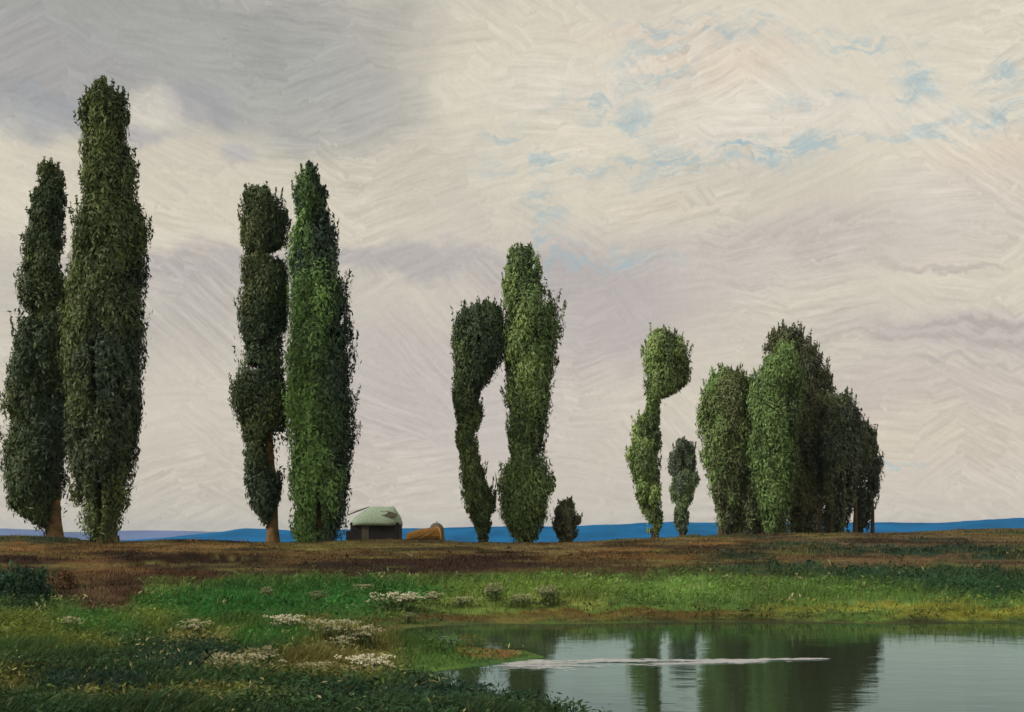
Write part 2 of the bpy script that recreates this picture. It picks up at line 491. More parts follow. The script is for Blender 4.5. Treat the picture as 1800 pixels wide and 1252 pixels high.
def build_glint():  # added pale flecks standing in for the glint on ruffled water
    rg = np.random.default_rng(77)
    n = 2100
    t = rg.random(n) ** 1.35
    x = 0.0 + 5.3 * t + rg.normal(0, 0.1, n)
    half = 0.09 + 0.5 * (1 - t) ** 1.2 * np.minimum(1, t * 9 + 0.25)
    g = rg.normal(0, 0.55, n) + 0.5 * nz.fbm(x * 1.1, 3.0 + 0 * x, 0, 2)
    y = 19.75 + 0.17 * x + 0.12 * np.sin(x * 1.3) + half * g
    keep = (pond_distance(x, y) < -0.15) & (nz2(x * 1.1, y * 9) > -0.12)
    x, y = x[keep], y[keep]; n = len(x)
    a = rg.normal(0.1, 0.25, n); L_ = rg.uniform(0.04, 0.2, n); W_ = rg.uniform(0.006, 0.02, n)
    ca, sa = np.cos(a), np.sin(a)
    z = rg.uniform(0.008, 0.016, n)
    q = []
    for u, v in ((-1, 0), (0, -1), (1, 0), (0, 1)):
        q.append(np.stack([x + u * L_ * ca - v * W_ * sa, y + u * L_ * sa + v * W_ * ca, z + 0.003 * v], -1))
    V = np.stack(q, 1).reshape(-1, 3)
    m = material('painted_glint', base=(0.38, 0.39, 0.40), rough=0.9, noise_scale=4, noise_amt=0.15)
    tag(mesh_obj('glint_flecks', V, np.arange(4 * n).reshape(-1, 4), m), 'long pale streak of painted glint built of flecks on the pond', 'glint', kind='stuff')


build_glint()


def build_hills(pts, dist, depth, mat):
    pts = np.array(pts, float)
    px = np.arange(pts[0, 0], pts[-1, 0] + 1, 6.0)
    top = np.interp(px, pts[:, 0], pts[:, 1]) + 1.1 * nz.fbm(px / 60, 0.5 + dist * 0.01) + 0.5 * nz2(px / 9, dist * 0.01)
    X = (px - 900) / F * dist
    zt = H + (YH - top) / F * dist
    rows = np.linspace(0, 1, 13)
    V, C = [], []
    for t in rows:
        prof = math.sin(math.pi * min(1.0, t * 1.0)) ** 0.8
        y = dist + (t - 0.5) * depth + 0.06 * depth * nz.fbm(X / 90, t * 2 + 3)
        z = -24 + (zt + 24) * prof * (1 + 0.05 * nz2.fbm(X / 40, t * 5) * (1 if abs(t - .5) > .01 else 0))
        V.append(np.stack([X * (y / dist), y, z], -1))
    V = np.concatenate(V)
    n = len(px)
    i, j = np.meshgrid(np.arange(len(rows) - 1), np.arange(n - 1), indexing='ij')
    Fq = np.stack([i * n + j, i * n + j + 1, (i + 1) * n + j + 1, (i + 1) * n + j], -1).reshape(-1, 4)
    tag(mesh_obj('hills', V, Fq, mat, smooth=True), kind='structure')


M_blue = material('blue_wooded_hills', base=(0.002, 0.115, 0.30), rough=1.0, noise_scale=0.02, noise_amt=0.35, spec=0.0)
M_lilac = material('lilac_far_hills', base=(0.13, 0.19, 0.37), rough=1.0, noise_scale=0.01, noise_amt=0.2, spec=0.0)  # distance haze painted into the paler lilac base colour
build_hills([(120, 966), (200, 952), (290, 945), (380, 936), (430, 929), (470, 930), (520, 933), (600, 931), (700, 929), (780, 928), (900, 925), (1000, 925), (1100, 921), (1180, 917), (1250, 919), (1400, 919),
             (1545, 918), (1640, 920), (1700, 916), (1800, 910), (2000, 906), (2600, 904)], 1000, 420, M_blue)
build_hills([(-900, 925), (-300, 927), (0, 930), (60, 931), (130, 936), (230, 933), (300, 932), (400, 936), (520, 938), (700, 940), (900, 942)], 1350, 300, M_lilac)

# ------------------------------------------------------------------ trees


def tube(path, radii, sides=9):
    path = np.asarray(path, float); V, Fs = [], []
    for k in range(len(path)):
        d = path[min(k + 1, len(path) - 1)] - path[max(k - 1, 0)]
        d /= np.linalg.norm(d) + 1e-9
        u = np.cross(d, (0, 1, 0.02)); u /= np.linalg.norm(u) + 1e-9
        v = np.cross(d, u)
        for s in range(sides):
            a = 2 * math.pi * s / sides
            V.append(path[k] + radii[k] * (math.cos(a) * u + math.sin(a) * v))
    for k in range(len(path) - 1):
        for s in range(sides):
            s2 = (s + 1) % sides
            Fs.append((k * sides + s, k * sides + s2, (k + 1) * sides + s2, (k + 1) * sides + s))
    V.append(path[-1]); t = len(V) - 1; b = (len(path) - 1) * sides
    for s in range(sides): Fs.append((b + s, b + (s + 1) % sides, t))
    return V, Fs


def join(parts):
    V, Fs = [], []
    for v, f in parts:
        o = len(V); V.extend([tuple(p) for p in v]); Fs.extend([tuple(i + o for i in q) for q in f])
    return V, Fs


def leaf_quads(P, Nrm, size, rg, aspect=1.5, up=0.5):
    """Pointed leaf sprays, one quad each, facing about Nrm."""
    n = len(P)
    T = rg.normal(size=(n, 3)); T[:, 2] += up
    T -= (T * Nrm).sum(1, keepdims=True) * Nrm
    T /= np.linalg.norm(T, axis=1, keepdims=True) + 1e-9
    B = np.cross(Nrm, T)
    s = size[:, None]
    bend = Nrm * s * 0.18
    V = np.stack([P - T * s * 0.5 * aspect, P + B * s * 0.5 + bend, P + T * s * 0.5 * aspect, P - B * s * 0.5 + bend * 0.5], 1).reshape(-1, 3)
    Fq = np.arange(4 * n).reshape(-1, 4)
    return V, Fq


OLIVE, DARK, BRIGHT, YELLOW, GREY = (66, 74, 42), (36, 50, 40), (78, 112, 62), (98, 112, 62), (74, 80, 62)
LEAF_GAIN = 2.3


def make_tree(name, label, cat, group, d, base, prof, n, seed, pal, holes=(), trunk_r=0.22, bark=None, size=0.2, lump=0.16, sparse=None, stems=1, lean=0.0, widen=1.0, front=()):
    rg = np.random.default_rng(seed)
    prof = np.array(prof, float)
    bx = (base[0] - 900) / F * d
    bz = float(height(np.array([bx]), np.array([d]))[0])
    root = thing(name, (bx, d, bz), label, cat, group)
    s = d / F
    zz = H + (YH - prof[:, 0]) * s - bz                       # metres above the foot
    xc = ((prof[:, 1] + prof[:, 2]) / 2 - 900) * s - bx
    hw = (prof[:, 2] - prof[:, 1]) / 2 * s
    order = np.argsort(zz); zz, xc, hw = zz[order], xc[order], hw[order]
    # boughs: overlapping upright tufts all round the crown, each a shell of leaf sprays
    zf = np.linspace(zz[0], zz[-1], 400)
    rf = np.interp(zf, zz, hw)
    wgt = rf + 0.10
    cdf = np.cumsum(wgt); cdf /= cdf[-1]
    rm = float(np.mean(rf))
    nl = int(np.clip((zz[-1] - zz[0]) * 15 * max(rm, 0.5) ** 0.2, 40, 420))
    lz = np.where(rg.random(nl) < 0.3, zz[0] + (zz[-1] - zz[0]) * rg.random(nl), np.interp(rg.random(nl), cdf, zf))
    lz[:6] = zz[-1] - np.linspace(0.1, 1.6, 6)
    lz[6:9] = zz[0] + np.array([0.1, 0.4, 0.8])
    lphi = rg.random(nl) * 2 * math.pi
    r0 = (np.interp(lz, zz, hw) + 0.05) * widen; c0 = np.interp(lz, zz, xc)
    lr = np.clip(r0 * rg.uniform(0.2, 0.55, nl), 0.13, 0.85)
    mod = 1 + lump * 1.2 * nz.fbm(np.cos(lphi) * r0 * 0.7 + seed, np.sin(lphi) * r0 * 0.7, lz * 0.4, 2)
    bulk = 1.0
    lrho = np.maximum(r0 * mod * bulk * rg.uniform(0.78, 1.2, nl) - lr * 0.72, 0) * np.sqrt(rg.uniform(0.25, 1, nl))
    lx, ly = c0 + lrho * np.cos(lphi), lrho * np.sin(lphi) * 0.95
    ly = ly + 0.35 * nz2.fbm(lz * 0.3, seed * 1.7, 0, 2) * r0
    n = int(n * 4.6)
    lz_r = lr * (rg.uniform(1.4, 2.6, nl) if zz[-1] - zz[0] > 3 else rg.uniform(0.8, 1.2, nl))
    lz = np.minimum(lz, zz[-1] + 0.1 - lz_r * rg.uniform(0.7, 1.0, nl))
    w = lr ** 2; own = np.repeat(np.arange(nl), np.maximum(8, (n * w / w.sum()).astype(int)))
    m = len(own)
    dv = rg.normal(size=(m, 3)); dv /= np.linalg.norm(dv, axis=1, keepdims=True)
    shell = (rg.random(m) ** 0.33)[:, None] * np.where(rg.random(m) < 0.06, rg.uniform(1.0, 1.5, m), 1.0)[:, None]
    R3 = np.stack([lr, lr, lz_r], -1)[own]
    wob = 1 + 0.30 * nz2.fbm(dv[:, 0] * 2 + own * 0.77, dv[:, 1] * 2, dv[:, 2] * 2, 2)[:, None]
    P = np.stack([lx, ly, lz], -1)[own] + dv * shell * R3 * wob
    P[:, 2] = np.minimum(P[:, 2], zz[-1] + 0.35 + 0.5 * rg.random(m))
    Nn = dv * np.array([1, 1, 0.6]) + np.stack([np.cos(lphi), np.sin(lphi), 0.3 + 0 * lphi], -1)[own] * 0.6 + rg.normal(size=(m, 3)) * 0.5
    Nn /= np.linalg.norm(Nn, axis=1, keepdims=True)
    inside = np.hypot(P[:, 0] - np.interp(P[:, 2], zz, xc), P[:, 1] - ly[own] * 0.3) < np.interp(P[:, 2], zz, hw, right=0.0) * widen * 1.08 + 0.08 + 0.55 * rg.random(m) ** 4
    inside &= P[:, 2] < zz[-1] + 0.15
    P, Nn, own = P[inside], Nn[inside], own[inside]
    # upswept twigs that break the outline
    nt_ = nl * 5
    to = rg.integers(0, nl, nt_); tp = rg.random(nt_) * 2 * math.pi
    tl = np.clip(lr[to] * rg.uniform(0.8, 1.9, nt_), 0.2, 1.1)
    sx = lx[to] + lr[to] * 0.9 * np.cos(tp); sy = ly[to] + lr[to] * 0.9 * np.sin(tp); sz_ = lz[to] + lz_r[to] * rg.uniform(-0.6, 0.7, nt_)
    kk_ = 14; g = np.linspace(0, 1, kk_)[None, :]
    TP = np.stack([sx[:, None] + np.cos(tp)[:, None] * 0.22 * tl[:, None] * g, sy[:, None] + np.sin(tp)[:, None] * 0.22 * tl[:, None] * g, sz_[:, None] + tl[:, None] * g], -1)
    TP = TP + rg.normal(size=TP.shape) * (0.055 * (1.15 - g))[..., None] * min(1.0, size / 0.2 + 0.1)
    fit = np.hypot(sx - np.interp(sz_, zz, xc), sy) < np.interp(sz_, zz, hw, right=0.0) * widen * 1.08 + 0.16
    TP, tp, to = TP[fit], tp[fit], to[fit]
    TN = rg.normal(size=TP.shape) + np.stack([np.cos(tp), np.sin(tp), 0.2 + 0 * tp], -1)[:, None, :]
    TN /= np.linalg.norm(TN, axis=2, keepdims=True)
    P = np.concatenate([P, TP.reshape(-1, 3)]); Nn = np.concatenate([Nn, TN.reshape(-1, 3)])
    own = np.concatenate([own, np.repeat(to, kk_)]); m = len(own)
    P[:, 2] = np.minimum(P[:, 2], zz[-1] + 0.5 + 0.4 * rg.random(m))
    # leaf colour: young pale boughs and older dark ones, then left sides painted lighter as if sunlit
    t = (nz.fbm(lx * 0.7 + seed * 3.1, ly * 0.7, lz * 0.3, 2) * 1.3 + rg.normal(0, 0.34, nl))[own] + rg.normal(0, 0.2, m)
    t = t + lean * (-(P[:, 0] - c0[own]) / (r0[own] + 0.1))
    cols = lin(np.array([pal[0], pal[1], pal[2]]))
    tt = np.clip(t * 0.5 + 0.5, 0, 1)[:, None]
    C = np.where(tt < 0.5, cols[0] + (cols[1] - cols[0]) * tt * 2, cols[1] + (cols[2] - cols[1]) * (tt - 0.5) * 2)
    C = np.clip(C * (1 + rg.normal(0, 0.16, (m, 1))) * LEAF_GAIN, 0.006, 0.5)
    # openings in the crown
    px = 900 + (P[:, 0] + bx) / s
    py = YH - (P[:, 2] + bz - H) / s
    keep = P[:, 2] > 0.02
    for hx, hy, rx, ry in holes:
        q = ((px - hx) / rx) ** 2 + ((py - hy) / ry) ** 2
        keep &= (q > 1 + 0.5 * nz2(px / 5, py / 5)) | (rg.random(len(px)) < 0.04)
    for hx, hy, rx, ry in front:
        q = ((px - hx) / rx) ** 2 + ((py - hy) / ry) ** 2
        keep &= ~((q < 1 + 0.7 * nz2(px / 4, py / 7)) & (P[:, 1] < 0.1))
    if sparse:
        y0, y1, thin = sparse
        f = sstep(y0, y1, py)
        comb = nz.fbm(px / 7.0 + seed, py / 90.0, 0, 2)
        keep &= (rg.random(len(px)) > f * thin * np.where(comb > -0.02, 1.0, 0.35))
    P, Nn, C = P[keep], Nn[keep], C[keep]
    sz = size * 0.36 * rg.uniform(0.5, 1.8, len(P))
    V, Fq = leaf_quads(P, Nn, sz, rg, 3.0, 1.6)
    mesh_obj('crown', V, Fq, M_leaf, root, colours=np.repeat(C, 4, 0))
    # trunk with climbing limbs
    parts = []
    top = zz[-1]
    for q in range(stems):
        ox = 0 if stems == 1 else (q - (stems - 1) / 2) * hw.max() * 0.55
        oy = 0 if stems == 1 else rg.normal(0, 0.35)
        hts = np.linspace(-0.25, top * (0.9 if stems == 1 else rg.uniform(0.6, 0.85)), 16)
        ax = np.interp(hts, zz, xc)
        f = sstep(0.12, 0.45, hts / top)
        x = (1 - f) * ox + f * (ax + ox * 0.8)
        x = x + 0.04 * nz(hts * 0.8, seed + q)
        y = oy + 0.35 * nz2.fbm(hts * 0.3, seed * 1.7, 0, 2) * np.interp(hts, zz, hw) * f
        R = trunk_r * (1 - 0.85 * np.clip(hts / top, 0, 1)) + 0.015
        R[0] *= 1.6; R[1] *= 1.15
        path = np.stack([x, y, hts], -1)
        parts.append(tube(path, R))
        for b in range(14 if stems == 1 else 5):
            kk = rg.integers(3, 13)
            a = rg.random() * 2 * math.pi
            ln = rg.uniform(0.10, 0.2) * top
            rad = np.interp(hts[kk] + ln * 0.6, zz, hw) * 0.6
            pts = []
            for g in (0, 0.3, 0.65, 1.0):
                hz = hts[kk] + ln * g ** 1.3
                pts.append(np.array([np.interp(hz, hts, path[:, 0]) + math.cos(a) * rad * g, np.interp(hz, hts, path[:, 1]) + math.sin(a) * rad * g, hz]))
            rr = R[kk] * 0.45
            parts.append(tube(pts, [rr, rr * 0.75, rr * 0.5, rr * 0.2], 6))
    V, Fs = join(parts)
    mesh_obj('trunk', V, Fs, bark or M_bark, root, smooth=True)
    return root


G = 'poplars along the crest of the bank'
make_tree('poplar_tree', 'dark poplar at the left edge with bare ochre trunk, shorter neighbour of the tallest tree', 'tree', G, 64, (95, 945),
          [(292, 84, 98), (300, 68, 108), (340, 60, 110), (400, 52, 112), (450, 45, 118), (500, 38, 118), (560, 38, 120), (620, 30, 122), (660, 19, 124), (720, 18, 127), (760, 22, 127), (800, 12, 124),
           (850, 13, 117), (890, 26, 107), (915, 62, 104), (924, 80, 100)], 26000, 1, (DARK, (50, 62, 40), OLIVE), trunk_r=0.32, lean=0.5, holes=[(102, 908, 12, 36)])
make_tree('poplar_tree', 'tallest poplar of all, broad dark column with knobbed top near the left edge', 'tree', G, 59, (188, 956),
          [(154, 174, 188), (165, 155, 210), (190, 142, 221), (215, 142, 226), (235, 146, 232), (260, 138, 236), (300, 135, 238), (360, 132, 241), (400, 125, 256), (450, 120, 255), (500, 113, 254),
           (560, 107, 253), (620, 106, 251), (700, 109, 254), (740, 115, 256), (780, 116, 247), (830, 119, 237), (880, 131, 230), (920, 140, 223), (950, 160, 212)], 42000, 2,
          ((38, 50, 42), (56, 66, 40), (74, 84, 46)), holes=[(143, 240, 7, 14), (128, 360, 5, 26), (246, 640, 3, 30)], front=[(180, 668, 6, 60), (186, 880, 6, 50)], widen=0.9, trunk_r=0.34, lean=0.55)
make_tree('poplar_tree', 'lumpy dark poplar with round head and bare trunk showing, left of the pointed poplar', 'tree', G, 66, (480, 955),
          [(333, 456, 470), (345, 432, 488), (370, 421, 499), (400, 417, 506), (425, 421, 506), (440, 436, 470), (455, 432, 498), (500, 426, 508), (550, 421, 506), (600, 430, 492), (640, 430, 494),
           (660, 413, 503), (700, 407, 508), (725, 418, 502), (750, 430, 500), (775, 430, 505), (800, 432, 486), (815, 432, 490), (850, 431, 496), (880, 436, 494), (900, 446, 488), (915, 462, 484)], 20000, 3,
          (DARK, (48, 60, 40), (66, 74, 42)), holes=[(487, 795, 21, 38), (502, 660, 6, 34), (446, 447, 9, 6), (491, 447, 24, 10), (452, 648, 20, 7)], trunk_r=0.26, lean=0.45)
make_tree('poplar_tree', 'sharply pointed bright green poplar standing left of the pale roofed hut', 'tree', G, 65, (560, 955),
          [(290, 538, 546), (310, 526, 560), (350, 513, 570), (400, 513, 588), (450, 511, 596), (500, 511, 603), (550, 512, 612), (600, 512, 616), (660, 511, 618), (720, 509, 623), (780, 511, 624), (850, 513, 619),
           (900, 515, 608), (940, 518, 605), (953, 524, 598)], 32000, 4, ((34, 48, 42), (60, 80, 46), (98, 130, 74)), holes=[(601, 560, 4, 16), (586, 592, 4, 10), (597, 600, 3, 12)], front=[(566, 905, 7, 46)], trunk_r=0.3, lean=0.9)
make_tree('poplar_tree', 'thin twisting poplar with heavy leafy head and narrow waist, left of the slender middle poplar', 'tree', G, 72, (850, 955),
          [(535, 848, 868), (545, 818, 878), (570, 802, 884), (600, 801, 884), (635, 802, 880), (650, 808, 866), (680, 799, 849), (705, 796, 841), (725, 806, 846), (745, 809, 841), (765, 802, 837), (790, 801, 844),
           (820, 804, 850), (850, 807, 857), (880, 819, 870), (910, 829, 864), (930, 837, 860), (945, 842, 858)], 14500, 5, (DARK, (56, 68, 44), (84, 98, 58)), holes=[(843, 600, 4, 8)], trunk_r=0.2, lean=0.5, bark=M_dark_bark)
make_tree('poplar_tree', 'slender yellow green poplar with tall narrow spire, the highest in the middle of the row', 'tree', G, 72, (925, 955),
          [(438, 902, 936), (460, 894, 942), (480, 893, 952), (520, 889, 954), (545, 887, 988), (570, 886, 988), (600, 886, 981), (650, 888, 974), (700, 889, 969), (740, 891, 964), (770, 899, 957), (790, 889, 954),
           (830, 879, 961), (870, 877, 969), (900, 881, 965), (930, 896, 948), (945, 906, 943)], 21000, 6, ((46, 58, 44), (74, 92, 54), (106, 122, 72)), holes=[(958, 528, 8, 12), (966, 600, 3, 4), (938, 470, 4, 10)], trunk_r=0.24, lean=0.6, bark=M_dark_bark)
make_tree('small_tree', 'small round grey green tree at the foot of the slender middle poplar', 'tree', None, 73, (995, 955),
          [(880, 990, 1002), (895, 979, 1012), (915, 975, 1017), (935, 977, 1012), (950, 982, 1006)], 2600, 7, ((50, 54, 46), (66, 70, 54), (80, 82, 62)), trunk_r=0.12, size=0.17, bark=M_dark_bark)
make_tree('poplar_tree', 'thin light green poplar with ball shaped head on a narrow neck', 'tree', G, 86, (1152, 948),
          [(585, 1154, 1164), (595, 1143, 1193), (620, 1136, 1208), (650, 1134, 1212), (675, 1134, 1203), (690, 1136, 1178), (705, 1139, 1158), (720, 1139, 1158), (745, 1119, 1158), (780, 1109, 1160), (805, 1100, 1161),
           (830, 1111, 1163), (870, 1117, 1163), (900, 1131, 1163), (920, 1137, 1163), (935, 1143, 1161)], 14500, 8, ((52, 62, 42), (80, 96, 56), (110, 130, 78)), trunk_r=0.2, lean=0.6, size=0.22, bark=M_dark_bark, holes=[(1176, 706, 18, 10), (1128, 708, 8, 16)])
make_tree('poplar_tree', 'short grey green poplar between the ball headed tree and the dense clump', 'tree', G, 92, (1198, 943),
          [(776, 1191, 1206), (790, 1182, 1218), (820, 1179, 1223), (860, 1181, 1227), (880, 1183, 1214), (920, 1187, 1210), (938, 1190, 1206)], 6000, 9, ((58, 66, 58), (70, 80, 66), (82, 100, 66)), trunk_r=0.18, size=0.2, bark=M_dark_bark)
G2 = 'broad trees of the clump at the right end of the row'
make_tree('broad_tree', 'round headed leftmost tree of the dense clump, olive green', 'tree', G2, 97, (1280, 940),
          [(654, 1270, 1288), (666, 1256, 1308), (685, 1246, 1320), (715, 1239, 1328), (760, 1238, 1328), (800, 1242, 1318), (850, 1247, 1310), (880, 1257, 1308), (920, 1262, 1303), (938, 1270, 1298)], 17000, 10,
          ((56, 62, 44), (80, 88, 56), (92, 118, 66)), trunk_r=0.22, lean=0.4, bark=M_dark_bark, size=0.25, stems=2, widen=1.12, sparse=(790, 860, .2))
make_tree('broad_tree', 'brightest green tree of the dense clump, in front at its middle', 'tree', G2, 95, (1360, 940),
          [(608, 1376, 1390), (628, 1362, 1398), (648, 1342, 1402), (676, 1324, 1404), (720, 1318, 1404), (770, 1320, 1400), (830, 1326, 1394), (880, 1334, 1388), (938, 1344, 1380)], 17000, 11,
          ((54, 66, 44), (76, 96, 54), (96, 118, 70)), trunk_r=0.2, lean=0.5, bark=M_dark_bark, size=0.25, stems=2, widen=1.12, sparse=(800, 870, .22))
make_tree('broad_tree', 'highest tree of the dense clump, dark olive with crooked tufted top', 'tree', G2, 100, (1408, 940),
          [(582, 1366, 1392), (592, 1352, 1408), (606, 1348, 1418), (625, 1357, 1434), (660, 1362, 1449), (700, 1371, 1452), (760, 1371, 1452), (820, 1373, 1447), (870, 1379, 1438), (920, 1386, 1428), (938, 1393, 1423)], 20000, 12,
          ((48, 54, 42), (66, 70, 48), (82, 88, 56)), trunk_r=0.24, lean=0.3, bark=M_dark_bark, size=0.25, stems=2, widen=1.12, sparse=(815, 860, .6), holes=[(1352, 618, 8, 6)])
make_tree('broad_tree', 'dark grey green tree of the dense clump just right of its highest tree', 'tree', G2, 98, (1470, 940),
          [(697, 1457, 1488), (715, 1442, 1501), (760, 1437, 1510), (800, 1440, 1512), (830, 1442, 1508), (870, 1449, 1502), (920, 1452, 1496), (938, 1456, 1490)], 14000, 13,
          ((44, 54, 46), (58, 66, 52), (72, 78, 54)), trunk_r=0.16, bark=M_dark_bark, size=0.25, stems=4, widen=1.12, sparse=(800, 840, .95))
make_tree('broad_tree', 'lowest rightmost tree of the dense clump with bare stems beneath', 'tree', G2, 102, (1516, 940),
          [(745, 1505, 1522), (770, 1494, 1537), (810, 1489, 1542), (850, 1492, 1540), (890, 1500, 1536), (935, 1506, 1532)], 10000, 14,
          ((46, 54, 46), (60, 68, 52), (74, 80, 56)), trunk_r=0.15, bark=M_dark_bark, size=0.25, stems=3, widen=1.12, sparse=(800, 840, .95))
make_tree('broad_tree', 'shaded tree filling the gap behind the round headed leftmost tree of the clump', 'tree', G2, 108, (1322, 940),
          [(672, 1312, 1332), (690, 1298, 1346), (740, 1290, 1352), (820, 1290, 1352), (890, 1298, 1346), (938, 1306, 1338)], 12000, 15,
          ((50, 56, 44), (66, 74, 50), (80, 92, 56)), trunk_r=0.2, bark=M_dark_bark, size=0.25, stems=3, widen=1.1, sparse=(800, 860, .6))
make_tree('broad_tree', 'shaded tree behind the highest tree of the clump, rounding off its right shoulder', 'tree', G2, 109, (1442, 940),
          [(655, 1430, 1448), (680, 1412, 1462), (740, 1404, 1472), (820, 1404, 1474), (890, 1410, 1466), (938, 1420, 1458)], 13000, 16,
          ((44, 52, 44), (56, 64, 48), (70, 78, 52)), trunk_r=0.2, bark=M_dark_bark, size=0.25, stems=4, widen=1.1, sparse=(785, 835, .98))

# bushes at the left edge
make_tree('bush', 'dark green bush on the bank at the left edge', 'bush', None, 30, (38, 1082),
          [(1008, 20, 58), (1020, 2, 72), (1045, -12, 82), (1065, -10, 80), (1078, 4, 70)], 5200, 21, ((26, 44, 34), (34, 58, 38), (48, 74, 42)), trunk_r=0.05, size=0.085, lump=0.45)
make_tree('bush', 'low brown red bush between the dark green bush and the earth slope', 'bush', None, 33, (112, 1062),
          [(1018, 100, 122), (1030, 88, 134), (1050, 84, 140), (1060, 92, 134)], 2400, 22, ((52, 34, 28), (70, 46, 34), (80, 62, 40)), trunk_r=0.04, size=0.08, lump=0.35)

# ------------------------------------------------------------------ hut, vaulted shelter and haystack beyond the crest
M_roof = material('mossy_pale_thatch', base=lin((176, 196, 172)) * 0.66, rough=0.95, noise_scale=6, noise_amt=0.22, bump=0.8, bump_scale=18)
M_wall = material('dark_timber', base=(0.016, 0.014, 0.014), rough=0.9, noise_scale=5, noise_amt=0.5, bump=0.5, bump_scale=12)
M_hatch = material('weathered_board', base=(0.07, 0.065, 0.045), rough=0.9, noise_scale=6, noise_amt=0.4)
M_ochre = material('ochre_straw', base=(0.20, 0.10, 0.024), rough=0.95, noise_scale=6, noise_amt=0.35, bump=0.8, bump_scale=22)
M_rim = material('orange_straw_rim', base=(0.40, 0.19, 0.045), rough=0.9, noise_scale=9, noise_amt=0.25)
M_hay = material('old_grey_hay', base=(0.13, 0.115, 0.085), rough=1.0, noise_scale=5, noise_amt=0.4, bump=1.0, bump_scale=16)


def foot(px, d):
    x = (px - 900) / F * d
    return x, float(height(np.array([x]), np.array([float(d)]))[0])


def boxv(x0, x1, y0, y1, z0, z1):
    V = [(x0, y0, z0), (x1, y0, z0), (x1, y1, z0), (x0, y1, z0), (x0, y0, z1), (x1, y0, z1), (x1, y1, z1), (x0, y1, z1)]
    return V, [(0, 3, 2, 1), (4, 5, 6, 7), (0, 1, 5, 4), (1, 2, 6, 5), (2, 3, 7, 6), (3, 0, 4, 7)]


def bevel(o, w, seg=2):
    b = o.modifiers.new('soft_edges', 'BEVEL'); b.width = w; b.segments = seg; b.limit_method = 'ANGLE'
    return o


def build_hut():
    d = 112.0
    s = d / F
    x, z = foot(660, d)
    root = thing('hut', (x, d, z), 'low hut with pale green rounded roof and dark wall beside the pointed poplar', 'hut')
    zb = H + (YH - 921) * s - z      # eaves
    zr = H + (YH - 891) * s - z      # ridge
    X = lambda p: (p - 660) * s
    parts = [boxv(X(620), X(704), -1.7, 1.7, -0.4, zb + 0.12)]
    V, Fs = join(parts)
    bevel(mesh_obj('wall', V, Fs, M_wall, root), 0.06)
    # lean-to at the left
    V, Fs = boxv(X(611), X(621) - 0.004, -1.3, 1.3, -0.4, zb * 0.62)
    bevel(mesh_obj('lean_to', V, Fs, M_wall, root), 0.12)
    # door, window
    V, Fs = boxv(X(640), X(652), -1.74, -1.704, -0.1, zb * 0.86)
    mesh_obj('door', V, Fs, M_hatch, root)
    # domed hipped roof: rings from eaves to ridge
    rings = []
    prof = [(0, 1.0), (0.10, 1.01), (0.35, 0.93), (0.62, 0.80), (0.82, 0.62), (0.95, 0.42), (1.0, 0.2)]
    n = 40
    V = []
    for t, k in prof:
        x0 = X(615) + (X(652) - X(615)) * t ** 1.25
        x1 = X(707) - (X(707) - X(692)) * t ** 1.6
        for q in range(n):
            a = 2 * math.pi * q / n
            ca, sa = math.cos(a), math.sin(a)
            ca = math.copysign(abs(ca) ** 0.55, ca); sa = math.copysign(abs(sa) ** 0.55, sa)
            zz = zb + (zr - zb) * t + 0.05 * float(nz(q * 0.7, t * 5))
            V.append(((x0 + x1) / 2 + (x1 - x0) / 2 * ca, 2.05 * k * sa, zz - (0.12 if t == 0 else 0)))
    Fs = []
    for r in range(len(prof) - 1):
        for q in range(n):
            q2 = (q + 1) % n
            Fs.append((r * n + q, r * n + q2, (r + 1) * n + q2, (r + 1) * n + q))
    Fs.append(tuple((len(prof) - 1) * n + q for q in range(n)))
    Fs.append(tuple(reversed(range(n))))
    roof = mesh_obj('roof', V, Fs, M_roof, root, smooth=True)
    # dark hatch lying on the roof slope
    hz = H + (YH - 904) * s - z
    V, Fs = [], []
    m = 18
    for lvl, (dy, g) in enumerate(((0.0, 1.0), (-0.16, 0.92))):
        for q in range(m):
            a = 2 * math.pi * q / m
            ex, ez = math.cos(a) * 0.86 * g, math.sin(a) * 0.27 * g
            xx = X(684) + ex; zv = hz + ez - 0.14 * ex
            V.append((xx, -1.52 + dy + 0.85 * (zv - hz), zv))
    for q in range(m):
        q2 = (q + 1) % m
        Fs.append((q, q2, m + q2, m + q))
    Fs.append(tuple(m + q for q in range(m))); Fs.append(tuple(reversed(range(m))))
    mesh_obj('roof_hatch', V, Fs, M_hatch, root)
    # ridge pole lying on the left slope
    pts = [(X(617), -1.35, H + (YH - 905) * s - z), (X(630), -1.2, H + (YH - 899.5) * s - z), (X(642), -1.0, H + (YH - 895) * s - z), (X(652), -0.8, H + (YH - 891) * s - z)]
    V, Fs = tube(pts, [0.05, 0.07, 0.06, 0.03], 7)
    mesh_obj('roof_pole', V, Fs, M_dark_bark, root)


